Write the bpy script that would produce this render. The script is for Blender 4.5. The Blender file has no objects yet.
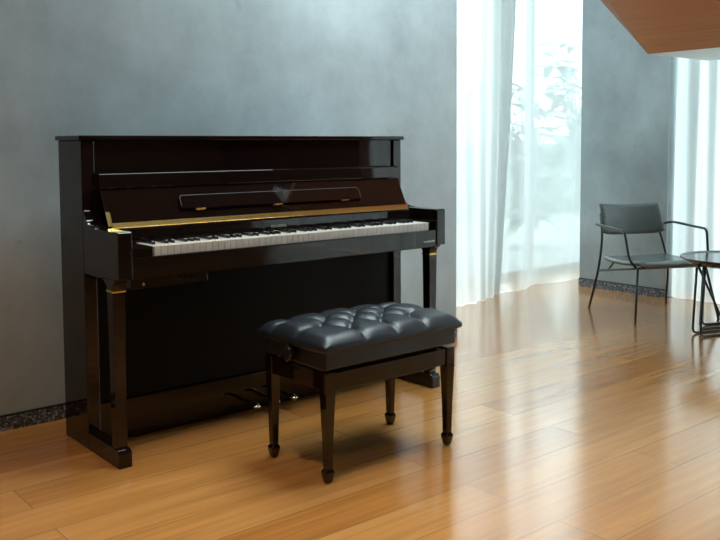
import bpy, bmesh, math, random
from mathutils import Vector, Matrix, noise
random.seed(7)
sc = bpy.context.scene
COL = sc.collection
PI = math.pi

# ------------------------------------------------------------------ camera
cam_d = bpy.data.cameras.new('camera'); cam = bpy.data.objects.new('camera', cam_d); COL.objects.link(cam)
YAW, PITCH, ROLL = 0.6964, 0.0656, -0.0051
cy_, sy_ = math.cos(YAW), math.sin(YAW); cp_, sp_ = math.cos(PITCH), math.sin(PITCH)
fwd = Vector((sy_*cp_, cy_*cp_, -sp_)); rgt = Vector((cy_, -sy_, 0)); upv = rgt.cross(fwd)
r2 = rgt*math.cos(ROLL)+upv*math.sin(ROLL); u2 = -rgt*math.sin(ROLL)+upv*math.cos(ROLL)
m = Matrix((r2, u2, -fwd)).transposed().to_4x4(); m.translation = (-1.2692, -3.3609, 1.1527)
cam.matrix_world = m
cam_d.sensor_width = 36.0; cam_d.lens = 864.0*36/720
cam_d.shift_x = 0.0; cam_d.shift_y = -(270-201.34)/720
cam_d.clip_start = .05
sc.camera = cam

# ------------------------------------------------------------------ world, light, exposure
W_ = bpy.data.worlds.new('sky'); sc.world = W_; W_.use_nodes = True
wn = W_.node_tree; wn.nodes.clear()
SKY = 4.2
bgn = wn.nodes.new('ShaderNodeBackground'); wo = wn.nodes.new('ShaderNodeOutputWorld')
bgn.inputs[0].default_value = (.83, .945, 1.0, 1); bgn.inputs[1].default_value = SKY
# overcast sky: brighter overhead than at the horizon
_tc = wn.nodes.new('ShaderNodeTexCoord'); _sx = wn.nodes.new('ShaderNodeSeparateXYZ'); wn.links.new(_tc.outputs['Generated'], _sx.inputs[0])
_mr = wn.nodes.new('ShaderNodeMapRange'); wn.links.new(_sx.outputs[2], _mr.inputs[0])
_mr.inputs[1].default_value = 0; _mr.inputs[2].default_value = .7; _mr.inputs[3].default_value = SKY*.5; _mr.inputs[4].default_value = SKY*2.4
wn.links.new(_mr.outputs[0], bgn.inputs[1])
wn.links.new(bgn.outputs[0], wo.inputs[0])
sc.view_settings.view_transform = 'Standard'; sc.view_settings.look = 'None'
sc.view_settings.gamma = 1; sc.view_settings.use_curve_mapping = False
sc.view_settings.exposure = 0.82
sc.cycles.max_bounces = 10; sc.cycles.diffuse_bounces = 5; sc.cycles.glossy_bounces = 5
sc.cycles.transparent_max_bounces = 16; sc.cycles.sample_clamp_indirect = 6
sc.cycles.caustics_reflective = False; sc.cycles.caustics_refractive = False
def portal(name, loc, rot, sx, sy):
    l = bpy.data.lights.new(name, 'AREA'); l.shape = 'RECTANGLE'; l.size = sx; l.size_y = sy
    l.cycles.is_portal = True
    o = bpy.data.objects.new(name, l); o.location = loc; o.rotation_euler = rot; COL.objects.link(o)
ROOMH = 4.0
portal('window_portal', (4.1, 1.62, ROOMH/2), (-PI/2, 0, 0), 3.8, ROOMH)
portal('window_portal', (5.12, -3.2, ROOMH/2), (0, PI/2, 0), ROOMH, 6.8)
portal('skylight_portal', (1.95, -1.0, ROOMH+.25), (0, 0, 0), 2.1, 2.2)

# ------------------------------------------------------------------ materials
def newmat(name):
    m = bpy.data.materials.new(name); m.use_nodes = True
    nt = m.node_tree; nt.nodes.clear()
    out = nt.nodes.new('ShaderNodeOutputMaterial')
    return m, nt, out
def simple(name, col, rough=.5, metal=0, coat=0, spec=.5, noise_amt=0, noise_scale=8, bump=0, bump_scale=200):
    m, nt, out = newmat(name)
    b = nt.nodes.new('ShaderNodeBsdfPrincipled'); nt.links.new(b.outputs[0], out.inputs[0])
    b.inputs['Base Color'].default_value = (*col, 1); b.inputs['Roughness'].default_value = rough
    b.inputs['Metallic'].default_value = metal; b.inputs['Coat Weight'].default_value = coat
    b.inputs['Coat Roughness'].default_value = .02
    b.inputs['Specular IOR Level'].default_value = spec
    tc = nt.nodes.new('ShaderNodeTexCoord')
    n = nt.nodes.new('ShaderNodeTexNoise'); n.inputs['Scale'].default_value = noise_scale; n.inputs['Detail'].default_value = 4
    nt.links.new(tc.outputs['Object'], n.inputs['Vector'])
    mx = nt.nodes.new('ShaderNodeMix'); mx.data_type = 'RGBA'
    k = noise_amt
    mx.inputs[6].default_value = (*[c*(1-k) for c in col], 1); mx.inputs[7].default_value = (*[min(1, c*(1+k)) for c in col], 1)
    nt.links.new(n.outputs['Fac'], mx.inputs[0]); nt.links.new(mx.outputs[2], b.inputs['Base Color'])
    if bump:
        n2 = nt.nodes.new('ShaderNodeTexNoise'); n2.inputs['Scale'].default_value = bump_scale; n2.inputs['Detail'].default_value = 3
        nt.links.new(tc.outputs['Object'], n2.inputs['Vector'])
        bp = nt.nodes.new('ShaderNodeBump'); bp.inputs['Strength'].default_value = bump; bp.inputs['Distance'].default_value = .002
        nt.links.new(n2.outputs['Fac'], bp.inputs['Height']); nt.links.new(bp.outputs[0], b.inputs['Normal'])
    return m
def ramp(nt, stops):
    r = nt.nodes.new('ShaderNodeValToRGB'); e = r.color_ramp.elements
    while len(e) < len(stops): e.new(.5)
    for i, (p, c) in enumerate(stops): e[i].position = p; e[i].color = (*c, 1)
    return r
def mapping(nt, tc, scale, rot=(0, 0, 0), loc=(0, 0, 0)):
    mp = nt.nodes.new('ShaderNodeMapping'); mp.inputs['Scale'].default_value = scale
    mp.inputs['Rotation'].default_value = rot; mp.inputs['Location'].default_value = loc
    nt.links.new(tc.outputs['Object'], mp.inputs['Vector']); return mp

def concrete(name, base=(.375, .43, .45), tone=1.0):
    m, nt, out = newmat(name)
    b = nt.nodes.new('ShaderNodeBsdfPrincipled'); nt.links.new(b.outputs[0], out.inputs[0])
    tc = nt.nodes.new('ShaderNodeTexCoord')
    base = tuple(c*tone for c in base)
    n1 = nt.nodes.new('ShaderNodeTexNoise'); n1.inputs['Scale'].default_value = 1.3; n1.inputs['Detail'].default_value = 7; n1.inputs['Roughness'].default_value = .62
    nt.links.new(tc.outputs['Object'], n1.inputs['Vector'])
    r1 = ramp(nt, [(.32, tuple(c*.74 for c in base)), (.52, base), (.68, tuple(min(1, c*1.2) for c in base))])
    nt.links.new(n1.outputs['Fac'], r1.inputs[0])
    n2 = nt.nodes.new('ShaderNodeTexNoise'); n2.inputs['Scale'].default_value = 1.0; n2.inputs['Detail'].default_value = 8; n2.inputs['Roughness'].default_value = .7
    mp = mapping(nt, tc, (6, 6, 2.2)); nt.links.new(mp.outputs[0], n2.inputs['Vector'])
    r2_ = ramp(nt, [(.35, (.95, .945, .94)), (.6, (1.02, 1.025, 1.03))])
    nt.links.new(n2.outputs['Fac'], r2_.inputs[0])
    mx = nt.nodes.new('ShaderNodeMix'); mx.data_type = 'RGBA'; mx.blend_type = 'MULTIPLY'; mx.inputs[0].default_value = 1
    nt.links.new(r1.outputs[0], mx.inputs[6]); nt.links.new(r2_.outputs[0], mx.inputs[7])
    # small trowel scuffs
    n3 = nt.nodes.new('ShaderNodeTexNoise'); n3.inputs['Scale'].default_value = 1; n3.inputs['Detail'].default_value = 3; n3.inputs['Distortion'].default_value = .6
    mp3 = mapping(nt, tc, (5, 5, 9), (0, .5, .2)); nt.links.new(mp3.outputs[0], n3.inputs['Vector'])
    r3 = ramp(nt, [(.70, (1, 1, 1)), (.76, (.80, .82, .84))]); nt.links.new(n3.outputs['Fac'], r3.inputs[0])
    mx2 = nt.nodes.new('ShaderNodeMix'); mx2.data_type = 'RGBA'; mx2.blend_type = 'MULTIPLY'; mx2.inputs[0].default_value = 1
    nt.links.new(mx.outputs[2], mx2.inputs[6]); nt.links.new(r3.outputs[0], mx2.inputs[7])
    nt.links.new(mx2.outputs[2], b.inputs['Base Color'])
    b.inputs['Roughness'].default_value = .62; b.inputs['Specular IOR Level'].default_value = .35
    bp = nt.nodes.new('ShaderNodeBump'); bp.inputs['Strength'].default_value = .08; bp.inputs['Distance'].default_value = .01
    nt.links.new(n2.outputs['Fac'], bp.inputs['Height']); nt.links.new(bp.outputs[0], b.inputs['Normal'])
    return m

def plankwood(name, c1, c2, c3, bw, bh, rough, rot=(0, 0, 0), loc=(0, 0, 0), gap=.0018, gapcol=None, grain=.3, coat=0., bump=.12, gapbump=.5):
    """boards bw long, bh wide; long side along local X after rot"""
    m, nt, out = newmat(name)
    b = nt.nodes.new('ShaderNodeBsdfPrincipled'); nt.links.new(b.outputs[0], out.inputs[0])
    tc = nt.nodes.new('ShaderNodeTexCoord'); mp = mapping(nt, tc, (1, 1, 1), rot, loc)
    br = nt.nodes.new('ShaderNodeTexBrick'); br.offset = .37; br.offset_frequency = 2; br.squash = 1
    nt.links.new(mp.outputs[0], br.inputs['Vector'])
    br.inputs['Color1'].default_value = (0, 0, 0, 1); br.inputs['Color2'].default_value = (1, 1, 1, 1)
    br.inputs['Mortar'].default_value = (.5, .5, .5, 1); br.inputs['Scale'].default_value = 1
    br.inputs['Mortar Size'].default_value = gap; br.inputs['Mortar Smooth'].default_value = .4
    br.inputs['Brick Width'].default_value = bw; br.inputs['Row Height'].default_value = bh; br.inputs['Bias'].default_value = 0
    rc = ramp(nt, [(0, c1), (.5, c2), (1, c3)])
    # grain offset per board
    sep = nt.nodes.new('ShaderNodeVectorMath'); sep.operation = 'SCALE'; sep.inputs['Scale'].default_value = 7.3
    nt.links.new(br.outputs['Color'], sep.inputs[0])
    add = nt.nodes.new('ShaderNodeVectorMath'); add.operation = 'ADD'
    nt.links.new(mp.outputs[0], add.inputs[0]); nt.links.new(sep.outputs[0], add.inputs[1])
    gm = nt.nodes.new('ShaderNodeMapping'); gm.inputs['Scale'].default_value = (1.6, 34, 34); nt.links.new(add.outputs[0], gm.inputs['Vector'])
    gn = nt.nodes.new('ShaderNodeTexNoise'); gn.inputs['Scale'].default_value = 1; gn.inputs['Detail'].default_value = 6; gn.inputs['Roughness'].default_value = .6; gn.inputs['Distortion'].default_value = .8
    nt.links.new(gm.outputs[0], gn.inputs['Vector'])
    gm2 = nt.nodes.new('ShaderNodeMapping'); gm2.inputs['Scale'].default_value = (.9, 5, 5); nt.links.new(add.outputs[0], gm2.inputs['Vector'])
    gn2 = nt.nodes.new('ShaderNodeTexNoise'); gn2.inputs['Scale'].default_value = 1; gn2.inputs['Detail'].default_value = 3
    nt.links.new(gm2.outputs[0], gn2.inputs['Vector'])
    # factor = .55*board + .45*broad
    ma = nt.nodes.new('ShaderNodeMix'); ma.data_type = 'RGBA'; ma.inputs[0].default_value = .5
    nt.links.new(br.outputs['Color'], ma.inputs[6]); nt.links.new(gn2.outputs['Fac'], ma.inputs[7])
    nt.links.new(ma.outputs[2], rc.inputs[0])
    rg = ramp(nt, [(.25, (1-grain,)*3), (.75, (1+grain*.35,)*3)]); nt.links.new(gn.outputs['Fac'], rg.inputs[0])
    mu = nt.nodes.new('ShaderNodeMix'); mu.data_type = 'RGBA'; mu.blend_type = 'MULTIPLY'; mu.inputs[0].default_value = 1
    nt.links.new(rc.outputs[0], mu.inputs[6]); nt.links.new(rg.outputs[0], mu.inputs[7])
    gx = nt.nodes.new('ShaderNodeMix'); gx.data_type = 'RGBA'
    gc = gapcol or tuple(c*.35 for c in c2); gx.inputs[7].default_value = (*gc, 1)
    nt.links.new(br.outputs['Fac'], gx.inputs[0]); nt.links.new(mu.outputs[2], gx.inputs[6])
    nt.links.new(gx.outputs[2], b.inputs['Base Color'])
    b.inputs['Roughness'].default_value = rough
    b.inputs['Coat Weight'].default_value = coat; b.inputs['Coat Roughness'].default_value = .12
    # bump: pores + board edge
    bp = nt.nodes.new('ShaderNodeBump'); bp.inputs['Strength'].default_value = bump; bp.inputs['Distance'].default_value = .0015
    fm = nt.nodes.new('ShaderNodeMapping'); fm.inputs['Scale'].default_value = (9, 120, 120); nt.links.new(add.outputs[0], fm.inputs['Vector'])
    fn = nt.nodes.new('ShaderNodeTexNoise'); fn.inputs['Scale'].default_value = 1; fn.inputs['Detail'].default_value = 4; fn.inputs['Distortion'].default_value = 1.2
    nt.links.new(fm.outputs[0], fn.inputs['Vector'])
    nt.links.new(fn.outputs['Fac'], bp.inputs['Height'])
    inv = nt.nodes.new('ShaderNodeMath'); inv.operation = 'SUBTRACT'; inv.inputs[0].default_value = 1; nt.links.new(br.outputs['Fac'], inv.inputs[1])
    bp2 = nt.nodes.new('ShaderNodeBump'); bp2.inputs['Strength'].default_value = gapbump; bp2.inputs['Distance'].default_value = .002
    nt.links.new(inv.outputs[0], bp2.inputs['Height']); nt.links.new(bp.outputs[0], bp2.inputs['Normal'])
    nt.links.new(bp2.outputs[0], b.inputs['Normal']); nt.links.new(bp.outputs[0], b.inputs['Coat Normal'])
    return m

def terrazzo(name):
    m, nt, out = newmat(name)
    b = nt.nodes.new('ShaderNodeBsdfPrincipled'); nt.links.new(b.outputs[0], out.inputs[0])
    tc = nt.nodes.new('ShaderNodeTexCoord')
    v = nt.nodes.new('ShaderNodeTexVoronoi'); v.inputs['Scale'].default_value = 120
    nt.links.new(tc.outputs['Object'], v.inputs['Vector'])
    r = ramp(nt, [(.0, (.02, .022, .03)), (.45, (.05, .055, .07)), (.66, (.10, .11, .13)), (.9, (.30, .31, .32))])
    sp = nt.nodes.new('ShaderNodeSeparateColor'); nt.links.new(v.outputs['Color'], sp.inputs[0])
    nt.links.new(sp.outputs[0], r.inputs[0]); nt.links.new(r.outputs[0], b.inputs['Base Color'])
    b.inputs['Roughness'].default_value = .35
    return m

def cloth_sheer(name, transp=.30, k=1.0):
    m, nt, out = newmat(name)
    tc = nt.nodes.new('ShaderNodeTexCoord')
    n = nt.nodes.new('ShaderNodeTexNoise'); n.inputs['Scale'].default_value = 420; nt.links.new(tc.outputs['Object'], n.inputs['Vector'])
    rr = ramp(nt, [(.3, (.41*k, .425*k, .42*k)), (.7, (.47*k, .485*k, .48*k))]); nt.links.new(n.outputs['Fac'], rr.inputs[0])
    tl = nt.nodes.new('ShaderNodeBsdfTranslucent'); df = nt.nodes.new('ShaderNodeBsdfDiffuse')
    nt.links.new(rr.outputs[0], tl.inputs[0]); nt.links.new(rr.outputs[0], df.inputs[0])
    tp = nt.nodes.new('ShaderNodeBsdfTransparent'); tp.inputs[0].default_value = (.97, 1, 1, 1)
    a = nt.nodes.new('ShaderNodeMixShader'); a.inputs[0].default_value = .38
    nt.links.new(tl.outputs[0], a.inputs[1]); nt.links.new(df.outputs[0], a.inputs[2])
    # threads seen edge-on close up: less see-through at grazing view
    lw = nt.nodes.new('ShaderNodeLayerWeight'); lw.inputs[0].default_value = .35
    mr = nt.nodes.new('ShaderNodeMapRange'); mr.inputs[1].default_value = 0; mr.inputs[2].default_value = 1
    mr.inputs[3].default_value = transp; mr.inputs[4].default_value = transp*.15
    nt.links.new(lw.outputs['Facing'], mr.inputs[0])
    c = nt.nodes.new('ShaderNodeMixShader'); nt.links.new(mr.outputs[0], c.inputs[0])
    nt.links.new(a.outputs[0], c.inputs[1]); nt.links.new(tp.outputs[0], c.inputs[2])
    nt.links.new(c.outputs[0], out.inputs[0])
    return m
def glassmat(name):
    m, nt, out = newmat(name)
    tp = nt.nodes.new('ShaderNodeBsdfTransparent'); tp.inputs[0].default_value = (.93, .97, .96, 1)
    gl = nt.nodes.new('ShaderNodeBsdfGlossy'); gl.inputs['Roughness'].default_value = .01
    lw = nt.nodes.new('ShaderNodeLayerWeight'); lw.inputs[0].default_value = .5
    pw = nt.nodes.new('ShaderNodeMath'); pw.operation = 'POWER'; pw.inputs[1].default_value = 5
    nt.links.new(lw.outputs['Facing'], pw.inputs[0])
    fr = nt.nodes.new('ShaderNodeMath'); fr.operation = 'MULTIPLY_ADD'; fr.inputs[1].default_value = .9; fr.inputs[2].default_value = .04
    nt.links.new(pw.outputs[0], fr.inputs[0])
    mx = nt.nodes.new('ShaderNodeMixShader')
    nt.links.new(fr.outputs[0], mx.inputs[0]); nt.links.new(tp.outputs[0], mx.inputs[1]); nt.links.new(gl.outputs[0], mx.inputs[2])
    nt.links.new(mx.outputs[0], out.inputs[0]); return m

M = {}
M['concrete'] = concrete('concrete_plaster')
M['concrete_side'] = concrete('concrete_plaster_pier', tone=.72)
M['floor'] = plankwood('oak_floor', (.38, .135, .030), (.50, .212, .055), (.62, .295, .098), 1.9, .19, .17, coat=.7,
                       loc=(.35, .06, 0), gapcol=(.22, .11, .045), grain=.30, bump=.12, gapbump=.10)
M['soffit'] = plankwood('timber_soffit', (.44, .175, .060), (.55, .225, .080), (.62, .26, .095), 1.15, .62, .45,
                        rot=(0, 0, PI/2), grain=.22, gap=.0015, bump=.05, gapbump=.2)
M['soffit_edge'] = plankwood('darker_timber_edge', (.30, .10, .03), (.37, .13, .038), (.42, .155, .048), 3.5, .62, .45, grain=.2, gap=.001, bump=.05)
M['panel'] = plankwood('timber_wall_panelling', (.10, .045, .022), (.13, .058, .028), (.16, .075, .038), 2.4, .3, .45,
                       rot=(PI/2, 0, 0), grain=.25)
M['white'] = simple('white_paint', (.62, .66, .66), .6, noise_amt=.03)
M['ceil'] = simple('ceiling_paint', (.55, .56, .55), .7, noise_amt=.03)
M['terrazzo'] = terrazzo('terrazzo_skirting')
M['gapblack'] = simple('shadow_gap', (.008, .009, .01), .6, noise_amt=.1)
M['sheer'] = cloth_sheer('sheer_curtain_cloth', .06)
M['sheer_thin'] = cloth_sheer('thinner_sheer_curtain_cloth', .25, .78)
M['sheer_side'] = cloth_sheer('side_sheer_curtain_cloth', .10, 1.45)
M['glass'] = glassmat('window_glass')
M['alu'] = simple('window_frame_grey', (.30, .33, .33), .4, metal=.3, noise_amt=.03)
M['lacquer'] = simple('polished_ebony_lacquer', (.009, .0045, .0035), .035, coat=0, noise_amt=.15, noise_scale=3, spec=.5)
M['lacquer2'] = simple('polished_dark_brown_lacquer', (.009, .0045, .0035), .05, coat=.15, noise_amt=.15, noise_scale=3)
M['matte'] = simple('matt_black_panel', (.003, .003, .003), .45, spec=.12, noise_amt=.2)
M['brass'] = simple('brass', (.75, .50, .17), .22, metal=1, noise_amt=.12, noise_scale=60)
M['glint'] = simple('edge_glint_grey', (.20, .22, .25), .3, metal=.8, noise_amt=.05)  # grey for the highlight line laid on the music desk
M['chrome'] = simple('pedal_metal', (.80, .70, .50), .12, metal=1, noise_amt=.05)
M['ivory'] = simple('white_key_plastic', (.62, .57, .52), .28, noise_amt=.02)
M['ebony'] = simple('black_key_plastic', (.008, .008, .010), .22, noise_amt=.1)
M['leather'] = simple('black_bench_leather', (.012, .014, .019), .38, noise_amt=.25, noise_scale=30, bump=.25, bump_scale=260)
M['steel_black'] = simple('black_steel_tube', (.010, .012, .014), .35, noise_amt=.2)
M['chair_leather'] = simple('dark_grey_chair_leather', (.10, .118, .118), .27, noise_amt=.15, noise_scale=12, bump=.12, bump_scale=220)
M['table_top'] = simple('black_table_lacquer', (.018, .022, .026), .16, noise_amt=.1)
M['letter'] = simple('gilt_lettering', (.72, .70, .60), .3, metal=.6, noise_amt=.05)
M['felt'] = simple('dark_red_felt', (.06, .01, .01), .9, noise_amt=.2)
M['leaf'] = simple('glossy_green_leaf', (.05, .12, .06), .4, noise_amt=.4, noise_scale=6)
M['leaf2'] = simple('pale_green_leaf', (.09, .17, .09), .45, noise_amt=.4, noise_scale=6)
M['stem'] = simple('plant_stem', (.07, .09, .05), .7, noise_amt=.3)
M['patio'] = simple('pale_patio_stone', (.16, .18, .17), .8, noise_amt=.12, noise_scale=3)
M['garden_wall'] = simple('garden_wall_render', (.10, .14, .12), .8, noise_amt=.12, noise_scale=2)
M['tread'] = simple('stair_tread_oak', (.36, .2, .09), .4, noise_amt=.15)

def emit(name, col, st):
    m, nt, out = newmat(name); e = nt.nodes.new('ShaderNodeEmission'); e.inputs[0].default_value = (*col, 1); e.inputs[1].default_value = st
    nt.links.new(e.outputs[0], out.inputs[0]); return m
M['added_lampglow'] = emit('added_cool_lamp_glow', (.85, .95, 1), 6)
M['lampglow'] = emit('warm_lamp_glow', (1, .75, .45), 6)
# ------------------------------------------------------------------ mesh helpers
def obj(name, bm, mat, parent=None, smooth=False, loc=None):
    me = bpy.data.meshes.new(name); bmesh.ops.recalc_face_normals(bm, faces=bm.faces[:])
    bm.to_mesh(me); bm.free()
    o = bpy.data.objects.new(name, me); COL.objects.link(o)
    if mat: me.materials.append(mat)
    if smooth:
        for p in me.polygons: p.use_smooth = True
    if parent is not None:
        o.parent = parent
        # vertices are given in the thing's own frame
    if loc is not None: o.location = loc
    return o
def thing(name, label, cat, loc=(0, 0, 0), rz=0, group=None):
    o = bpy.data.objects.new(name, None); COL.objects.link(o); o.empty_display_size = .1
    o.location = loc; o.rotation_euler = (0, 0, rz); o['label'] = label; o['category'] = cat
    if group: o['group'] = group
    return o
def tag(o, label, cat, group=None):
    o['label'] = label; o['category'] = cat
    if group: o['group'] = group
    return o
def struct(name, bm, mat, parent=None, **k):
    o = obj(name, bm, mat, parent, **k)
    if parent is None: o['kind'] = 'structure'
    return o
def BM(): return bmesh.new()
def box(bm, x0, x1, y0, y1, z0, z1, bev=0, seg=2):
    r = bmesh.ops.create_cube(bm, size=1)
    vs = r['verts']
    for v in vs:
        v.co = Vector(((x0+x1)/2+v.co.x*(x1-x0), (y0+y1)/2+v.co.y*(y1-y0), (z0+z1)/2+v.co.z*(z1-z0)))
    if bev:
        es = list({e for v in vs for e in v.link_edges})
        bmesh.ops.bevel(bm, geom=es, offset=bev, segments=seg, affect='EDGES', profile=.5)
    return bm
def prism_x(bm, x0, x1, prof, bev=0):
    """prof: list of (y,z)"""
    a = [bm.verts.new((x0, y, z)) for y, z in prof]; b = [bm.verts.new((x1, y, z)) for y, z in prof]
    n = len(prof); fs = [bm.faces.new(a), bm.faces.new(list(reversed(b)))]
    for i in range(n): fs.append(bm.faces.new((a[i], b[i], b[(i+1) % n], a[(i+1) % n])))
    if bev:
        es = list({e for v in a+b for e in v.link_edges})
        bmesh.ops.bevel(bm, geom=es, offset=bev, segments=2, affect='EDGES', profile=.5)
    return bm
def smooth_path(pts, r=.03, n=6):
    """round the corners of a polyline"""
    pts = [Vector(p) for p in pts]; out = [pts[0]]
    for i in range(1, len(pts)-1):
        a, b, c = pts[i-1], pts[i], pts[i+1]
        d1 = (a-b); d2 = (c-b); k = min(r, d1.length*.49, d2.length*.49)
        p1 = b+d1.normalized()*k; p2 = b+d2.normalized()*k
        for j in range(n+1):
            t = j/n; out.append(p1*(1-t)**2+b*2*t*(1-t)+p2*t*t)
    out.append(pts[-1]); return out
def tube(bm, pts, rad, seg=10, cap=True, closed=False):
    pts = [Vector(p) for p in pts]; n = len(pts); rings = []
    rads = rad if isinstance(rad, (list, tuple)) else [rad]*n
    prev = None
    for i, p in enumerate(pts):
        if closed: t = (pts[(i+1) % n]-pts[i-1])
        else: t = (pts[min(i+1, n-1)]-pts[max(i-1, 0)])
        t.normalize()
        if prev is None:
            ref = Vector((0, 0, 1)) if abs(t.z) < .9 else Vector((1, 0, 0)); u = t.cross(ref).normalized()
        else:
            u = prev-t*prev.dot(t); u.normalize()
        prev = u; v = t.cross(u)
        rings.append([bm.verts.new(p+(u*math.cos(2*PI*k/seg)+v*math.sin(2*PI*k/seg))*rads[i]) for k in range(seg)])
    for i in range(n if closed else n-1):
        a, b = rings[i], rings[(i+1) % n]
        for k in range(seg): bm.faces.new((a[k], a[(k+1) % seg], b[(k+1) % seg], b[k]))
    if cap and not closed:
        bm.faces.new(list(reversed(rings[0]))); bm.faces.new(rings[-1])
    return bm
def lathe(bm, prof, seg=48, cx=0, cy=0):
    rings = []
    for r, z in prof:
        if r < 1e-6: rings.append([bm.verts.new((cx, cy, z))])
        else: rings.append([bm.verts.new((cx+r*math.cos(2*PI*k/seg), cy+r*math.sin(2*PI*k/seg), z)) for k in range(seg)])
    for a, b in zip(rings, rings[1:]):
        if len(a) == 1 and len(b) == 1: continue
        for k in range(seg):
            if len(a) == 1: bm.faces.new((a[0], b[k], b[(k+1) % seg]))
            elif len(b) == 1: bm.faces.new((a[k], a[(k+1) % seg], b[0]))
            else: bm.faces.new((a[k], a[(k+1) % seg], b[(k+1) % seg], b[k]))
    return bm
def loft(bm, secs):
    """secs: list of lists of points with equal counts, capped"""
    rs = [[bm.verts.new(p) for p in s] for s in secs]
    for a, b in zip(rs, rs[1:]):
        n = len(a)
        for k in range(n): bm.faces.new((a[k], a[(k+1) % n], b[(k+1) % n], b[k]))
    bm.faces.new(list(reversed(rs[0]))); bm.faces.new(rs[-1]); return bm
def square_sec(cx, cy, hx, hy, z, ch=0):
    if ch <= 0: return [(cx-hx, cy-hy, z), (cx+hx, cy-hy, z), (cx+hx, cy+hy, z), (cx-hx, cy+hy, z)]
    c = ch
    return [(cx-hx+c, cy-hy, z), (cx+hx-c, cy-hy, z), (cx+hx, cy-hy+c, z), (cx+hx, cy+hy-c, z),
            (cx+hx-c, cy+hy, z), (cx-hx+c, cy+hy, z), (cx-hx, cy+hy-c, z), (cx-hx, cy-hy+c, z)]

# ------------------------------------------------------------------ room shell
WY = .21          # face of the wall behind the piano
WXE = 2.468       # its free end beside the window
RX = 4.56         # face of the corner pier
XL, YS = -5.0, -6.6
bm = box(BM(), XL-.3, 5.05, YS-.3, 1.55, -.12, 0); box(bm, 5.0501, 6.25, .075, 1.55, -.12, 0)
struct('floor', bm, M['floor'])
SKX0, SKX1, SKY0, SKY1 = .9, 3.0, -2.1, .1
bm = BM(); box(bm, XL-.3, SKX0, YS-.3, 1.8, ROOMH, ROOMH+.2); box(bm, SKX1, 6.3, YS-.3, 1.8, ROOMH, ROOMH+.2)
box(bm, SKX0, SKX1, YS-.3, SKY0, ROOMH, ROOMH+.2); box(bm, SKX0, SKX1, SKY1, 1.8, ROOMH, ROOMH+.2)
struct('ceiling', bm, M['panel'])
struct('wall_back', box(BM(), XL-.3, WXE, WY, WY+.28, 0, ROOMH, .004), M['concrete'])
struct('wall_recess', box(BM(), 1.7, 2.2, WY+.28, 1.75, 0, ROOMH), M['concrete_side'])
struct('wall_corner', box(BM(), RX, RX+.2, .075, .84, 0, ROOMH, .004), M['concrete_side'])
struct('wall_left', box(BM(), XL-.3, XL, YS, WY, 0, ROOMH), M['concrete'])
bm = box(BM(), XL-.3, 5.0, YS-.3, YS, 0, ROOMH)
struct('wall_front', bm, M['panel'])
bm = BM(); box(bm, 4.42, 4.56, YS, -3.88, .8, ROOMH)  # unseen hanging wall, added so the piano reflects dark there
struct('reflection_wall', bm, M['panel'])
# skirtings: terrazzo with a dark shadow gap above
def skirting(name, x0, x1, y0, y1):
    o = struct(name, box(BM(), x0, x1, y0, y1, 0, .058, .001), M['terrazzo'])
    struct('shadow_gap', box(BM(), x0, x1, y0, y1, .0585, .066), M['gapblack'], parent=o)
skirting('baseboard_back', XL, WXE, WY-.008, WY)
skirting('baseboard_corner', RX-.008, RX, .075, .84)
skirting('baseboard_left', XL, XL+.008, YS, WY-.01)
# window 1: recess beside the piano wall ; window 2: right side ; window 3: assumed skylight, unseen, for cool light on the wall
def window(name, axis, fixed, a0, a1, z0, z1, nm, th=.06):
    root = bpy.data.objects.new(name, None); COL.objects.link(root); root['kind'] = 'structure'
    def bx(b, u0, u1, w0, w1, d=th):
        if axis == 'x': box(b, u0, u1, fixed-d/2, fixed+d/2, w0, w1, .003)
        else: box(b, fixed-d/2, fixed+d/2, u0, u1, w0, w1, .003)
    b = BM(); f = .055
    bx(b, a0, a1, z0, z0+f); bx(b, a0, a1, z1-f, z1)
    n = nm
    for i in range(n+1):
        c = a0+(a1-a0)*i/n; lo = max(a0, c-f/2); hi = min(a1, c+f/2)
        if i == 0: hi = a0+f
        if i == n: lo = a1-f
        bx(b, lo, hi, z0+f, z1-f)
    obj('window_frame', b, M['alu'], root)
    for i in range(n):
        b = BM(); u0 = a0+(a1-a0)*i/n+.03; u1 = a0+(a1-a0)*(i+1)/n-.03
        bx(b, u0, u1, z0+.05, z1-.05, .008); obj('window_pane', b, M['glass'], root)
    return root
window('window_1', 'x', 1.5, 2.2, 6.0, 0, ROOMH, 3)
window('window_2', 'y', 5.0, -6.6, .075, 0, ROOMH, 4)
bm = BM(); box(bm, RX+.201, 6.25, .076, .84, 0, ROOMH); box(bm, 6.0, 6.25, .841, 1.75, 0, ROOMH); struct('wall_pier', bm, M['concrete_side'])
struct('window_3', box(BM(), SKX0-.05, SKX1+.05, SKY0-.05, SKY1+.05, ROOMH+.201, ROOMH+.215), M['glass'])
# slim white strip at the pier's edge
struct('trim_1', box(BM(), RX-.002, RX+.012, .069, .075, 0, ROOMH, .001), M['alu'])

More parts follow.
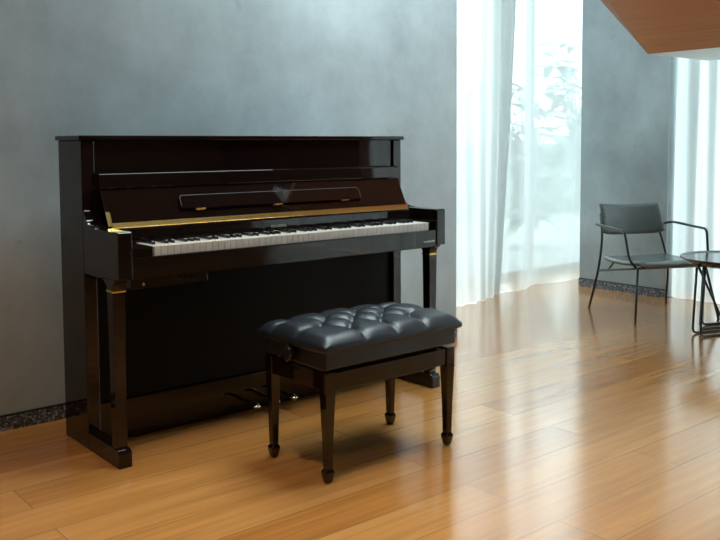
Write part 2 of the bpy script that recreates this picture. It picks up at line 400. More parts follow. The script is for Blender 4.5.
# recessed warm downlights in the ceiling (above the picture)
def downlight(x, y, power, where):
    t = thing('ceiling_downlight', 'recessed warm ceiling lamp above the photo '+where, 'lamp', (x, y, ROOMH), 0, 'recessed ceiling lamps')
    obj('lamp_ring', lathe(BM(), [(.055, -.001), (.075, -.001), (.075, -.008), (.055, -.006), (.055, -.001)], 28), M['white'], t)
    obj('lamp_glass', lathe(BM(), [(0, -.002), (.054, -.002), (.054, -.004), (0, -.004)], 28), M['lampglow'], t)
    l = bpy.data.lights.new('lamp_light', 'SPOT'); l.energy = power; l.color = (1, .78, .54); l.spot_size = math.radians(84); l.spot_blend = .8; l.shadow_soft_size = .06
    o = bpy.data.objects.new('lamp_light', l); COL.objects.link(o); o.parent = t; o.location = (0, 0, -.02)
downlight(-2.0, -1.8, 85, 'near the concrete wall left of the piano'); downlight(-.7, -1.6, 100, 'in front of the piano\'s left end')
downlight(-1.6, -3.0, 50, 'over the viewer\'s left shoulder'); downlight(-.2, -3.2, 50, 'farthest from the piano, over bare floor')

# added unseen spotlight, brightens the concrete wall in place of cool daylight (above the picture)
t = thing('added_wall_spotlight', 'added unseen cool spotlight brightening the concrete wall in place of daylight, above the photo', 'lamp', (1.9, -1.75, ROOMH-.12))
aim = (Vector((2.05, .2, 1.5))-Vector((1.9, -1.75, ROOMH-.12))).normalized()
obj('lamp_body', tube(BM(), [(-aim*.06)[:], (aim*.09)[:]], .045, 24), M['white'], t)
obj('lamp_stem', tube(BM(), [(0, 0, .0), (0, 0, .119)], .008, 10), M['white'], t)
obj('lamp_glass', tube(BM(), [(aim*.0905)[:], (aim*.092)[:]], .038, 24), M['added_lampglow'], t)
l = bpy.data.lights.new('lamp_light', 'SPOT'); l.energy = 125; l.color = (.80, .95, 1); l.spot_size = math.radians(58); l.spot_blend = 1; l.shadow_soft_size = .12
o = bpy.data.objects.new('lamp_light', l); COL.objects.link(o); o.parent = t; o.location = aim*.12; o.rotation_euler = aim.to_track_quat('-Z', 'Y').to_euler()

# ------------------------------------------------------------------ curtains
def curtain(name, label, path, amp0, amp1, nf, z1, seed, hem=None, skew=0., normal=(0, -1), nu=260, nz=70, mat=None):
    """path(u,t): plan position for u in 0..1 and height fraction t; folds run down with drifting phase"""
    bm = BM(); rows = []
    for j in range(nz+1):
        t = j/nz; row = []
        for i in range(nu+1):
            u = i/nu
            x, y = path(u, t)
            zb = hem(u) if hem else .002
            z = zb+(z1-zb)*t
            amp = amp0*(1-t)+amp1*t
            ph = 2*PI*nf*u+seed*1.7+skew*(1-t)*(1+.5*math.sin(4*u+seed))+1.5*noise.noise(Vector((u*4, t*.7, seed)))
            w = math.sin(ph)+.38*math.sin(2.1*ph+1.1+1.8*noise.noise(Vector((u*6, t*1.1, seed+9))))
            w *= .55+.7*abs(noise.noise(Vector((u*3.1, t*.5, seed+4))))
            d = amp*w+.012*noise.noise(Vector((u*14, t*2.2, seed+2)))
            row.append(bm.verts.new((x+normal[0]*d, y+normal[1]*d, z)))
        rows.append(row)
    for a, b in zip(rows, rows[1:]):
        for i in range(nu): bm.faces.new((a[i], a[i+1], b[i+1], b[i]))
    o = obj(name, bm, mat or M['sheer'], smooth=True)
    tag(o, label, 'curtain', 'sheer floor-length curtains'); return o
def lerp_pts(pts, u):
    for (a, pa), (b, pb) in zip(pts, pts[1:]):
        if u <= b:
            k = (u-a)/(b-a); k = k*k*(3-2*k)*.5+k*.5
            return tuple(x*(1-k)+y*k for x, y in zip(pa, pb))
    return pts[-1][1]
def pathL(u, t):
    b = lerp_pts([(0, (2.45, .92)), (.35, (3.0, .90)), (.5, (3.25, .88)), (.72, (3.48, .90)), (1, (3.80, 1.03))], u)
    tp = (2.3+1.72*u, .98)
    k = t**.8
    return b[0]*(1-k)+tp[0]*k, b[1]*(1-k)+tp[1]*k
def pathR(u, t):
    b = lerp_pts([(0, (3.62, 1.10)), (.35, (4.0, 1.0)), (.6, (4.25, 1.09)), (.86, (4.74, 1.08)), (.93, (4.84, 1.05)), (1, (5.02, 1.07))], u)
    tp = (3.7+1.35*u, 1.06)
    k = t**.7
    return b[0]*(1-k)+tp[0]*k, b[1]*(1-k)+tp[1]*k
curtain('curtain', 'white sheer curtain hanging right beside the piano wall, deep folds', pathL, .026, .045, 8, 3.97, 1.3, skew=1.6)
curtain('curtain', 'white sheer curtain in the corner with leaf shapes showing through it', pathR, .020, .032, 3.2, 3.97, 4.1, skew=-2.4, mat=M['sheer_thin'],
        hem=lambda u: .002)
def pathS(y0, y1):
    def f(u, t): return (4.62, y0+(y1-y0)*u)
    return f
curtain('curtain', 'white sheer curtain behind the round table, below the white soffit', pathS(.068, -1.62), .028, .045, 10, 3.97, 2.2, normal=(-1, 0), skew=.8, mat=M['sheer_side'])
curtain('curtain', 'white sheer curtain farther along the right-hand glazing, outside the photo', pathS(-1.66, -6.55), .05, .045, 13, 3.97, 6.2, normal=(-1, 0), skew=.8)

# ------------------------------------------------------------------ staircase (underside seen at the upper right)
CX, CY, CZ = 3.80, -.221, 1.73      # low corner of the sloping soffit
SL = math.tan(math.radians(27.1)); SW = 1.55
st = thing('staircase', 'oak-clad underside of a staircase sloping over the seating corner, white landing edge', 'staircase')
X0 = 2.35
def zs(x): return CZ+(CX-x)*SL
# cladding boards
bm = BM(); ang = math.atan(SL)
L = (CX-X0)/math.cos(ang)
prof = []
for (x, z) in ((X0, zs(X0)), (CX, CZ), (CX, CZ+.03), (X0, zs(X0)+.03)):
    prof.append((x, z))
a = [bm.verts.new((x, CY-.006-.165*(CX-x)/(CX-X0), z)) for x, z in prof]; b = [bm.verts.new((x, CY-SW, z)) for x, z in prof]
bm.faces.new(a); bm.faces.new(list(reversed(b)))
for i in range(4): bm.faces.new((a[i], b[i], b[(i+1) % 4], a[(i+1) % 4]))
# rotate into own frame so that the board texture follows the slope
R_ = Matrix.Rotation(-ang, 4, 'Y')
Mx = Matrix.Translation((CX, CY, CZ)) @ Matrix.Rotation(ang, 4, 'Y')
bmesh.ops.transform(bm, matrix=Mx.inverted(), verts=bm.verts[:])
so = obj('soffit_cladding', bm, M['soffit'], st); so.matrix_local = Mx
# chamfered edge strip along the far side
bm = BM()
pa = [(X0, CY-.045, zs(X0)), (CX-.02, CY-.04, CZ+.005)]
v = [bm.verts.new(p) for p in ((X0, CY-.171, zs(X0)), (CX, CY-.006, CZ), (CX, CY, CZ), (X0, CY, zs(X0)+.05),
                               (X0, CY, zs(X0)+.09), (CX, CY, CZ+.029), (CX, CY-.006, CZ+.029), (X0, CY-.171, zs(X0)+.029))]
for f in ((0, 1, 2, 3), (3, 2, 5, 4), (4, 5, 6, 7), (7, 6, 1, 0), (0, 3, 4, 7), (1, 6, 5, 2)): bm.faces.new([v[i] for i in f])
bmesh.ops.transform(bm, matrix=Mx.inverted(), verts=bm.verts[:])
so2 = obj('edge_strip', bm, M['soffit_edge'], st); so2.matrix_local = Mx
obj('landing', box(BM(), CX+.001, 4.555, CY-SW, CY, CZ, CZ+.16, .002), M['white'], st)
# treads on top, hidden from here but real
ns = 10
for k in range(ns):
    xa = CX-.02-k*.34; z = zs(xa)+.20
    if xa-.36 < X0-.05: break
    obj('tread', box(BM(), xa-.36, xa, CY-SW, CY-.005, z, z+.04, .003), M['tread'], st)
for yy in (CY-.05, CY-SW):
    bm = BM()
    prof = [(X0, zs(X0)+.035), (CX, CZ+.035), (CX, CZ+.16), (CX-.3, CZ+.32), (X0, zs(X0)+.2)]
    a = [bm.verts.new((x, yy, z)) for x, z in prof]; b = [bm.verts.new((x, yy+.045, z)) for x, z in prof]
    bm.faces.new(a); bm.faces.new(list(reversed(b)))
    for i in range(5): bm.faces.new((a[i], b[i], b[(i+1) % 5], a[(i+1) % 5]))
    obj('stringer', bm, M['white'], st)
for yy in (CY-.03, CY-SW+.03):
    obj('hanger_rod', tube(BM(), [(X0+.05, yy, zs(X0)+.1), (X0+.05, yy, ROOMH-.001)], .01, 10), M['steel_black'], st)

# ------------------------------------------------------------------ upright piano
PW, PH = 1.6154, 1.1923
LQ, LB = M['lacquer'], M['lacquer2']
pn = thing('upright_piano', 'polished dark ebony upright piano against the concrete wall, keyboard open', 'piano')
T = .0513; DC = .2266
for x0, x1 in ((0, T), (PW-T, PW)):
    obj('side_panel', box(BM(), x0, x1, -DC, 0, 0, PH-.018, .0035), LQ, pn)
obj('back_panel', box(BM(), T, PW-T, -.02, 0, .03, PH-.018), M['matte'], pn)
obj('top_lid', box(BM(), -.011, PW+.011, -DC-.012, .004, PH-.018, PH, .004), LQ, pn)
obj('upper_panel', box(BM(), T+.001, PW-T-.001, -.215, -.19, 1.030, PH-.0185, .002), LQ, pn)
obj('panel_rail', box(BM(), T+.001, PW-T-.001, -.226, -.19, .86, 1.03, .002), LQ, pn)
obj('lower_panel', box(BM(), T+.001, PW-T-.001, -.205, -.18, .165, .665, .002), M['matte'], pn)
obj('bottom_board', box(BM(), T+.001, PW-T-.001, -.215, -.15, .004, .163, .003), LQ, pn)
# arms: side profile with a scooped rise against the case
AY = -.5312
prof = [(-.2267, .675), (-.33, .675), (-.395, .677), (-.47, .679), (-.50, .682), (AY, .686), (AY, .846), (AY+.006, .852), (-.45, .850), (-.34, .851),
        (-.295, .853), (-.272, .860), (-.256, .875), (-.246, .893), (-.238, .912), (-.2267, .915)]
for x0, x1 in ((0, .0535), (PW-.0535, PW)):
    obj('arm', prism_x(BM(), x0, x1, prof, .0025), LQ, pn)
# keybed and key slip
obj('keybed', box(BM(), .054, PW-.054, -.50, -.206, .675, .735, .003), LQ, pn)
ks = obj('key_slip', box(BM(), .0545, PW-.0545, -.526, -.506, .677, .757, .004), LQ, pn)
# keys
KX0, KX1 = .150, .150+1.385
for x0, x1 in ((.0545, KX0-.002), (KX1+.002, PW-.0545)):
    kb = obj('key_block', box(BM(), x0, x1, -.505, -.345, .736, .796 if x0 > 1 else .790, .006), LQ, pn)
NW = 52; kw = (KX1-KX0)/NW
def key_bm(kw):
    bm = BM(); box(bm, .0006, kw-.0006, -.503, -.352, .7365, .790, .0015, 2); return bm
k0 = obj('white_key', key_bm(kw), M['ivory'], pn); k0.location.x = KX0
pat = [1, 0, 1, 1, 0, 1, 1]        # white keys from A: is there a black key after it?  A# . C# D# . F# G#
for i in range(1, NW):
    c = k0.copy(); COL.objects.link(c); c.parent = pn; c.location.x = KX0+i*kw
bm = BM(); hw = .0062
prof = [(-.352, .7895), (-.452, .7895), (-.445, .8020), (-.352, .8035)]
a = prism_x(bm, -hw, hw, prof, .0015)
b0 = None
for i in range(NW-1):
    if pat[i % 7]:
        if b0 is None: b0 = obj('black_key', bm, M['ebony'], pn); c = b0
        else:
            c = b0.copy(); COL.objects.link(c); c.parent = pn
        c.location.x = KX0+(i+1)*kw
# name board behind the keys
nb = obj('name_board', box(BM(), .0545, PW-.0545, -.358, -.335, .792, .842, .002), LQ, pn)
obj('felt_strip', box(BM(), KX0, KX1, -.362, -.3585, .7925, .7955), M['felt'], nb)
def lettering(name, x0, x1, y, z0, z1, n, parent, seed):
    rnd = random.Random(seed); bm = BM(); w = (x1-x0)/n
    for i in range(n):
        a = x0+i*w; e = a+w*.72; s = w*.16
        box(bm, a, a+s, y-.0012, y, z0, z1)
        k = rnd.choice((0, 1, 2, 3))
        if k in (0, 1): box(bm, a+s, e, y-.0012, y, z1-s, z1)
        if k in (1, 2): box(bm, a+s, e, y-.0012, y, z0, z0+s)
        if k in (0, 3): box(bm, e-s, e, y-.0012, y, z0, z1)
        if k in (2, 3): box(bm, a+s, e-s, y-.0012, y, (z0+z1)/2-s/2, (z0+z1)/2+s/2)
    return obj(name, bm, M['letter'], parent)
lettering('maker_lettering', .757, .838, -.3582, .8085, .8175, 8, nb, 3)
lettering('maker_badge', 1.483, 1.552, -.5262, .702, .709, 7, ks, 5)
# opened fall board leaning back, with music desk flap
FB = Vector((0, -.332, .850)); FT = Vector((0, -.240, 1.036)); dv = (FT-FB); FL_ = dv.length; dv.normalize(); nv = Vector((0, -dv.z, dv.y))
def fp(s, d): q = FB+dv*s+nv*d; return (q.y, q.z)
fx0, fx1 = .0545, PW-.0545
fl = obj('fall_board', prism_x(BM(), fx0, fx1, [fp(.004, 0), fp(FL_-.052, 0), fp(FL_-.052, -.012), fp(.004, -.012)], .002), LQ, pn)
# folded front edge: rounded bar along the top
pr = [(-.252, .992), (-.266, .992), (-.268, .996), (-.263, 1.043), (-.261, 1.047), (-.252, 1.049), (-.246, 1.0)]
obj('folded_front_rail', prism_x(BM(), fx0-.002, fx1+.002, pr, .0012), LQ, fl)
# brass piano hinge at the bottom edge
hg = obj('long_hinge', prism_x(BM(), fx0+.012, fx1-.004, [fp(-.006, .001), fp(.016, .002), fp(.016, .005), fp(-.006, .005)]), M['brass'], fl)
bm = BM(); tube(bm, [(fx0+.01, *fp(-.007, .004)), (fx1-.004, *fp(-.007, .004))], .0035, 8); obj('hinge_knuckle', bm, M['brass'], hg)
# brass end plate at the left edge of the fall board
obj('side_hinge_plate', prism_x(BM(), fx0-.0005, fx0+.016, [fp(.004, .001), fp(.062, .001), fp(.062, .003), fp(.004, .003)]), M['brass'], fl)
# music desk: thin board with rounded top corners
def pl(x, s, d): y, z = fp(s, d); return Vector((x, y, z))
DX0, DX1, S0, S1 = .366, 1.283, .054, .112
bm = BM(); R0 = .014
outline = [(DX0, S0), (DX1, S0)]
for k in range(7): a_ = k/6*PI/2; outline.append((DX1-R0+R0*math.cos(a_), S1-R0+R0*math.sin(a_)))
for k in range(7): a_ = PI/2+k/6*PI/2; outline.append((DX0+R0+R0*math.cos(a_), S1-R0+R0*math.sin(a_)))
f0 = [bm.verts.new(pl(x, s, .0015)) for x, s in outline]; f1 = [bm.verts.new(pl(x, s, .012)) for x, s in outline]
bm.faces.new(f0); bm.faces.new(list(reversed(f1)))
for i in range(len(f0)): bm.faces.new((f0[i], f0[(i+1) % len(f0)], f1[(i+1) % len(f0)], f1[i]))
top_e = [e for e in bm.edges if all(v in f1 for v in e.verts)]
bmesh.ops.bevel(bm, geom=top_e, offset=.003, segments=2, affect='EDGES')
md = obj('music_desk', bm, LQ, fl)
bm = BM()
tube(bm, [pl(DX0-.0005, S0+.012, .012)]+[pl(x-.0003*(1 if x < .8 else -1), s+.0005, .012) for x, s in reversed(outline[2:])]+[pl(DX1+.0005, S0+.012, .012)], .0011, 6)
obj('desk_edge_glint', bm, M['glint'], md)  # thin tube stands in for the highlight along the desk edge
for xc in (.448, .82, 1.187):
    obj('desk_hinge', prism_x(BM(), xc-.022, xc+.022, [fp(S0-.005, .002), fp(S0+.001, .002), fp(S0+.001, .0125), fp(S0-.002, .0125), fp(S0-.005, .006)]), M['brass'], md)
# legs with capital and brass ring, standing on the toe blocks
for lx in (.0245, PW-.0245):
    cy0 = -.452
    secs = [square_sec(lx, cy0, .021, .021, .064, .002), square_sec(lx, cy0, .0215, .0215, .30, .002),
            square_sec(lx, cy0, .0245, .0245, .632, .002)]
    lg = obj('leg', loft(BM(), secs), LQ, pn)
    bm = BM(); secs = [square_sec(lx, cy0, .0245, .0245, .641, .002), square_sec(lx, cy0, .0245, .0255, .652, .002),
                       square_sec(lx, cy0+.004, .0245, .036, .665, .002), square_sec(lx, cy0+.008, .0245, .055, .675, .002), square_sec(lx, cy0+.008, .0245, .058, .680, .002)]
    obj('leg_capital', loft(bm, secs), LQ, lg)
    obj('leg_ring', loft(BM(), [square_sec(lx, cy0, .0268, .0268, .632, .003), square_sec(lx, cy0, .0275, .0275, .6365, .003), square_sec(lx, cy0, .0268, .0268, .641, .003)]), M['brass'], lg)
for x0, x1 in ((0, .0503), (PW-.0503, PW)):
    bm = BM(); prof = [(-.227, .0), (-.227, .066), (-.483, .066), (-.492, .062), (-.4984, .052), (-.4984, .0)]
    obj('toe_block', prism_x(bm, x0, x1, prof, .002), LQ, pn)
# pedals
for px in (.690, .792, .885):
    bm = BM()
    secs = []
    for (y, hw_, z, th_) in ((-.205, .010, .055, .005), (-.25, .010, .060, .005), (-.285, .014, .061, .0055), (-.315, .020, .058, .006), (-.333, .018, .054, .006), (-.342, .010, .051, .004)):
        n = 12
        secs.append([(px+hw_*math.cos(2*PI*k/n), y, z+th_*math.sin(2*PI*k/n)) for k in range(n)])
    obj('pedal', loft(bm, secs), M['chrome'], pn, smooth=True)
# control unit hanging below the keybed on the left
cb = obj('control_unit', box(BM(), .075, .388, -.468, -.32, .634, .6745, .003), LQ, pn)
for i in range(4):
    obj('control_knob', tube(BM(), [(.27+i*.028, -.4685, .656), (.27+i*.028, -.476, .656)], .005, 12), M['steel_black'], cb)
obj('control_jack', tube(BM(), [(.12, -.4685, .652), (.12, -.4745, .652)], .006, 12), M['chrome'], cb)

# ------------------------------------------------------------------ piano bench
BX0, BX1, BY0, BY1 = .489, 1.111, -1.086, -.716
bc = Vector(((BX0+BX1)/2-.018, (BY0+BY1)/2-.012, 0))
be = thing('piano_bench', 'adjustable piano bench with button-tufted black leather seat and dark wooden legs', 'bench', tuple(bc))
hx, hy = (BX1-BX0)/2, (BY1-BY0)/2
# tufted cushion
bm = BM(); nx, ny = 90, 54; ox, oy = hx+.024, hy+.024
buttons = []
for r_, (yy, nxs) in enumerate(((-.58, 3), (-.18, 4), (.22, 3), (.62, 4))):
    for i in range(nxs):
        buttons.append(((i-(nxs-1)/2)*2*hx/4.3, yy*hy))
# order: rows of 4,3-offset pattern
creases = []
rows_b = {}
for (bx_, by_) in buttons: rows_b.setdefault(round(by_, 4), []).append((bx_, by_))
ys_ = sorted(rows_b)
for ra, rb in zip(ys_, ys_[1:]):
    for p_ in rows_b[ra]:
        for q_ in rows_b[rb]:
            if abs(p_[0]-q_[0]) < 2*hx/4.3*.6: creases.append((p_, q_))
for p_ in rows_b[ys_[0]]: creases.append((p_, (p_[0], -oy)))
for p_ in rows_b[ys_[-1]]: creases.append((p_, (p_[0], oy)))
for q_ in (1, 3):
    p_ = rows_b[ys_[q_]][0]; creases.append((p_, (-ox, p_[1])))
    p_ = rows_b[ys_[q_]][-1]; creases.append((p_, (ox, p_[1])))
def segd(px, py, a, b):
    ax, ay = a; bx_, by_ = b; dx, dy = bx_-ax, by_-ay
    t = max(0, min(1, ((px-ax)*dx+(py-ay)*dy)/(dx*dx+dy*dy))); return math.hypot(px-ax-dx*t, py-ay-dy*t), t
def top_h(x, y):
    e = max(0, 1-abs(x)/ox); g = max(0, 1-abs(y)/oy)
    ex, ey = min(1, e*ox/.05), min(1, g*oy/.05)
    rim = (1-(1-ex)**2.4)*(1-(1-ey)**2.4)
    h = .020*rim+.034*(1-(x/ox)**2*.5)*(1-(y/oy)**2*.7)*rim
    db = min(math.hypot(x-a_, y-b_) for a_, b_ in buttons)
    dc = 9
    for c_ in creases:
        d_, t_ = segd(x, y, *c_)
        dc = min(dc, d_)
    h -= .0200*math.exp(-(db/.022)**1.4)*rim
    h -= .0150*math.exp(-(dc/.014))*(.25+.75*rim)
    h += .0025*rim*noise.noise(Vector((x*40, y*40, 3)))*math.exp(-(db/.05)**2)*1.6
    return h
ZS = .455
rows = []
for j in range(ny+1):
    row = []
    for i in range(nx+1):
        sx, sy = 2*i/nx-1, 2*j/ny-1
        x = ox*sx; y = oy*sy
        # round plan corners
        k = 1-.012*(abs(sx)**10*abs(sy)**10)*2
        z = ZS+.023+top_h(x, y)
        row.append(bm.verts.new((x*k, y*k, z)))
    rows.append(row)
for a, b in zip(rows, rows[1:]):
    for i in range(nx): bm.faces.new((a[i], a[i+1], b[i+1], b[i]))
ring = rows[0][:]+[r[-1] for r in rows[1:]]+list(reversed(rows[-1][:-1]))+[r[0] for r in reversed(rows[1:-1])]
n = len(ring); prev = ring
for fx_, fy_, zz in ((1.004, 1.006, .011), (.998, .998, .005), (.978, .965, .0005)):
    low = [bm.verts.new((v.co.x*fx_, v.co.y*fy_, ZS+zz)) for v in ring]
    for i in range(n): bm.faces.new((prev[i], low[i], low[(i+1) % n], prev[(i+1) % n]))
    prev = low
bm.faces.new(low)
cu = obj('cushion', bm, M['leather'], be, smooth=True)
for (bx_, by_) in buttons:
    bm = BM(); bmesh.ops.create_uvsphere(bm, u_segments=12, v_segments=6, radius=.007)
    z = ZS+.023+top_h(bx_, by_)+.0005
    for v in bm.verts: v.co = Vector((bx_+v.co.x, by_+v.co.y, z+v.co.z*.4))
    obj('tufting_button', bm, M['leather'], cu, smooth=True)
obj('seat_box', box(BM(), -hx, hx, -hy, hy, .395, ZS, .004), M['leather'], be)
# lifting mechanism plates visible in the gap
for sy in (-1, 1): obj('lift_bar', box(BM(), -hx+.06, hx-.06, sy*(hy-.05)-.005, sy*(hy-.05)+.005, .30, .3945), M['steel_black'], be)
lx_, ly_ = hx-.018-.004, hy-.018-.004
for sx in (-1, 1):
    for sy in (-1, 1):
        cx0, cy0 = sx*lx_, sy*ly_
        secs = [square_sec(cx0, cy0, .0075, .0075, 0, .003), square_sec(cx0, cy0, .0125, .0125, .006, .003), square_sec(cx0, cy0, .0185, .0185, .036, .004), square_sec(cx0, cy0, .0185, .0185, .040, .004),
                square_sec(cx0, cy0, .0125, .0125, .050, .003), square_sec(cx0, cy0, .0135, .0135, .060, .003),
                square_sec(cx0, cy0, .0150, .0150, .16, .002), square_sec(cx0, cy0, .0205, .0205, .312, .002), square_sec(cx0, cy0, .0205, .0205, .384, .002)]
        obj('leg', loft(BM(), secs), LB, be)
for sy in (-1, 1):
    yc = sy*(ly_+.003); obj('apron', box(BM(), -lx_+.0207, lx_-.0207, yc-.011, yc+.011, .318, .380, .002), LB, be)
for sx in (-1, 1):
    xc = sx*(lx_+.003); obj('apron', box(BM(), xc-.011, xc+.011, -ly_+.0207, ly_-.0207, .318, .380, .002), LB, be)
# height knob on the left end
kx = -hx-.001; ky = .0; kz = .428
for nm_, prs in (('adjustment_knob', [(0, 0), (.014, 0), (.014, .010), (.026, .012), (.029, .017), (.029, .030), (.024, .036), (0, .037)]),):
    bm = BM(); lathe(bm, prs, 28)
    for v in bm.verts:
        a_ = math.atan2(v.co.y, v.co.x); r_ = math.hypot(v.co.x, v.co.y)
        if r_ > .02: s_ = 1+.05*math.cos(8*a_); v.co.x *= s_; v.co.y *= s_
        x, y, z = v.co; v.co = Vector((kx-z, ky+x, kz+y))
    obj(nm_, bm, M['ebony'], be, smooth=False)

# ------------------------------------------------------------------ armchair
ch = thing('lounge_armchair', 'low armchair with dark grey leather seat and black tubular frame by the corner wall', 'chair', (3.97, -.177, 0), math.radians(-26))
TR = .0085
def shell(name, f, nu, nv, th, mat, parent):
    """f(u,v)->point; makes a solid slab of thickness th with rounded rim"""
    bm = BM(); top = []; bot = []
    for j in range(nv+1):
        a, b = [], []
        for i in range(nu+1):
            u, v = i/nu, j/nv
            p = Vector(f(u, v)); e = 1e-3
            du = Vector(f(min(1, u+e), v))-Vector(f(max(0, u-e), v)); dv_ = Vector(f(u, min(1, v+e)))-Vector(f(u, max(0, v-e)))
            n_ = du.cross(dv_).normalized()
            m_ = min(u, 1-u, v, 1-v); k = math.sqrt(max(0, 1-(1-min(1, m_/.06))**2))*.85+.15
            a.append(bm.verts.new(p+n_*th/2*k)); b.append(bm.verts.new(p-n_*th/2*k))
        top.append(a); bot.append(b)
    for g, flip in ((top, 0), (bot, 1)):
        for r0, r1 in zip(g, g[1:]):
            for i in range(nu):
                q = (r0[i], r0[i+1], r1[i+1], r1[i]); bm.faces.new(q if not flip else tuple(reversed(q)))
    def rim(g): return g[0][:]+[r[-1] for r in g[1:]]+list(reversed(g[-1][:-1]))+[r[0] for r in reversed(g[1:-1])]
    A, B = rim(top), rim(bot)
    for i in range(len(A)): bm.faces.new((A[i], B[i], B[(i+1) % len(A)], A[(i+1) % len(A)]))
    return obj(name, bm, mat, parent, smooth=True)
def back_f(u, v):
    w = .246-.010*v; x = (u*2-1)*w; cur = .030*(1-(2*u-1)**2)
    y = .235+.065*v+cur-.012*math.sin(v*PI); z = .515+.215*v-.012*(1-(2*u-1)**2)*(1 if v > .5 else -.0)*(v-.5)*2
    # round the corners
    if v < .5: z += .02*abs(2*u-1)**6*(1-2*v)
    return (x, y, z)
shell('backrest', back_f, 30, 16, .022, M['chair_leather'], ch)
def seat_f(u, v):
    w = .245+.018*math.sin(v*PI*.9); x = (u*2-1)*w*(1-.05*abs(2*v-1)**4)
    y = -.27+.50*v
    z = .378-.028*v+.012*math.sin(v*PI*1.1)*-1+.008*abs(2*u-1)**2-.02*max(0, .12-v)/.12
    return (x, y, z)
shell('seat', seat_f, 30, 26, .036, M['chair_leather'], ch)
for s in (-1, 1):
    # back leg runs up behind the backrest
    pts = smooth_path([(s*.305, .30, 0), (s*.272, .225, .30), (s*.228, .262, .51), (s*.205, .335, .66)], .12, 8)
    obj('back_leg', tube(BM(), pts, TR, 10), M['steel_black'], ch, smooth=True)
    obj('front_leg', tube(BM(), [(s*.305, -.292, 0), (s*.250, -.222, .345)], TR, 10), M['steel_black'], ch, smooth=True)
    # side rail rising to the front
    obj('side_rail', tube(BM(), smooth_path([(s*.274, .222, .272), (s*.250, -.222, .345), (s*.18, -.232, .350)], .04), TR*.9, 10), M['steel_black'], ch, smooth=True)
    # arm: from the back post forward, bent down to the seat
    pts = smooth_path([(s*.224, .292, .575), (s*.302, .235, .598), (s*.305, -.150, .580), (s*.292, -.190, .40), (s*.252, -.205, .348)], .035, 8)
    obj('armrest', tube(BM(), pts, TR, 10), M['steel_black'], ch, smooth=True)
    obj('seat_bracket', tube(BM(), [(s*.21, .13, .345), (s*.264, .12, .290)], .006, 8), M['steel_black'], ch, smooth=True)
obj('crossbar', tube(BM(), [(-.25, -.222, .345), (.25, -.222, .345)], TR*.9, 10), M['steel_black'], ch, smooth=True)
obj('crossbar', tube(BM(), [(-.27, .20, .277), (.27, .20, .277)], TR*.9, 10), M['steel_black'], ch, smooth=True)

# ------------------------------------------------------------------ round side table
TCX, TCY, TZ, TRD = 3.835, -.83, .455, .33
tb = thing('round_side_table', 'round black side table on paired bent wire legs beside the armchair', 'table', (TCX, TCY, 0))
prof = [(0, TZ-.055), (TRD*.62, TZ-.052), (TRD*.86, TZ-.034), (TRD*.985, TZ-.008), (TRD, TZ+.001), (TRD*.99, TZ+.004), (TRD*.965, TZ-.001), (TRD*.93, TZ-.004), (0, TZ-.004)]
obj('tabletop', lathe(BM(), prof, 72), M['table_top'], tb, smooth=False)
def wire(name, pts, r=.0075): return obj(name, tube(BM(), smooth_path(pts, .035, 8), r, 10), M['steel_black'], tb, smooth=True)
def loc(x, y): return (x-TCX, y-TCY)
# two doubled U-frames on the floor plus diagonal braces
for (xa, ya), (xb, yb) in (((3.578, -.690), (4.09, -.87)), ((3.515, -.775), (4.075, -.945)), ((3.72, -.66), (4.10, -.80)), ((3.845, -.605), (4.13, -.715))):
    a = loc(xa, ya); b = loc(xb, yb)
    q0 = (a[0]*.93, a[1]*.93)
    wire('wire_leg', [(q0[0], q0[1], TZ-.05), (a[0], a[1], .0075), (b[0], b[1], .0075), (b[0]*.93, b[1]*.93, TZ-.05)])
a = loc(3.73, -.63)
wire('wire_brace', [(a[0], a[1], TZ-.05), (.29, .24, .0075), (.33, .16, .0075), (.2, -.05, TZ-.055)])

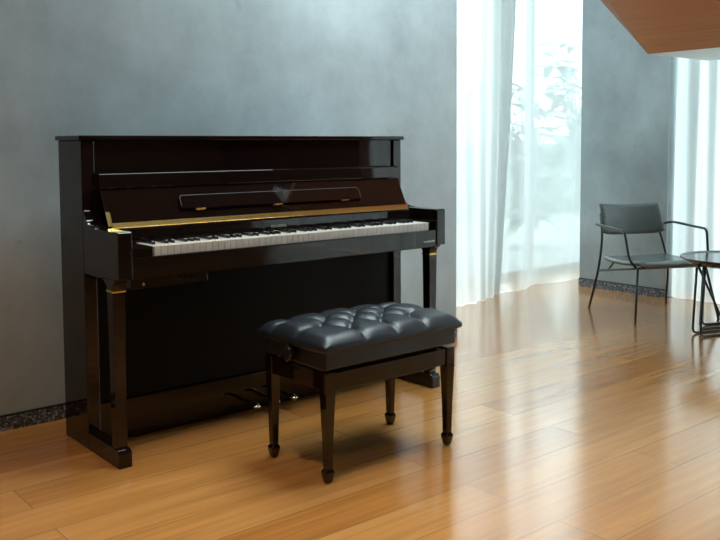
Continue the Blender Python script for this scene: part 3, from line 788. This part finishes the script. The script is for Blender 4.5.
# ------------------------------------------------------------------ outside the glass
struct('patio_ground', box(BM(), 1.5, 12, 1.6, 9, -.14, -.02), M['patio'])
struct('patio_ground', box(BM(), 5.3, 12, -9, .07, -.14, -.02), M['patio'])
o = struct('garden_wall', box(BM(), 1.0, 11.5, 5.6, 5.8, -.02, 1.15), M['garden_wall'])
o = struct('garden_wall', box(BM(), 11.5, 11.7, -9, 5.8, -.02, 1.15), M['garden_wall'])
def leaf(bm, base, dirv, ln, wd, droop):
    side = dirv.cross(Vector((0, 0, 1))).normalized(); n = 6; L_, C_, R_2 = [], [], []
    for i in range(n+1):
        t = i/n; p = base+dirv*ln*t+Vector((0, 0, -droop*t*t)); w = wd*math.sin(PI*min(1, t*.92+.06))**.8
        L_.append(bm.verts.new(p+side*w+Vector((0, 0, .25*w)))); C_.append(bm.verts.new(p)); R_2.append(bm.verts.new(p-side*w+Vector((0, 0, .25*w))))
    for i in range(n):
        bm.faces.new((L_[i], C_[i], C_[i+1], L_[i+1])); bm.faces.new((C_[i], R_2[i], R_2[i+1], C_[i+1]))
def plant(x, y, h, nst, seed, label, mat, spread=.5, lmin=.25, lmax=.42):
    rnd = random.Random(seed)
    t = thing('garden_plant', label, 'plant', (x, y, -.02), 0, 'garden plants beyond the glass')
    st_ = BM(); lf = BM()
    for s in range(nst):
        a = rnd.uniform(0, 2*PI); rr = rnd.uniform(.15, spread); hh = h*rnd.uniform(.6, 1)
        pts = [Vector((math.cos(a)*rr*k*k, math.sin(a)*rr*k*k, hh*k)) for k in [i/8 for i in range(9)]]
        tube(st_, pts, [.014*(1-.7*i/8) for i in range(9)], 6)
        for i in range(2, 9):
            for q in range(3 if i > 4 else 2):
                b = rnd.uniform(0, 2*PI); d = Vector((math.cos(b), math.sin(b), rnd.uniform(-.1, .7))).normalized()
                ln = rnd.uniform(lmin, lmax); leaf(lf, pts[i], d, ln, ln*rnd.uniform(.16, .24), ln*rnd.uniform(.2, .6))
    obj('stems', st_, M['stem'], t); obj('leaves', lf, mat, t)
plant(6.5, 2.95, 1.9, 11, 11, 'broad-leaved green plant outside the corner window, nearest the glass', M['leaf'], .55, .26, .44)
plant(4.7, 2.6, 1.2, 7, 12, 'lower green plant outside, behind the middle of the curtained window', M['leaf2'], .4, .2, .34)
plant(8.6, 3.7, 2.9, 9, 13, 'tallest green shrub outside, right of the corner window', M['leaf'], .7, .25, .4)
plant(6.6, 4.85, 1.4, 6, 14, 'green shrub farthest back against the garden wall', M['leaf2'], .3, .2, .3)
plant(6.6, -1.0, 1.3, 7, 15, 'green shrub outside the glazing behind the round table', M['leaf2'], .7)
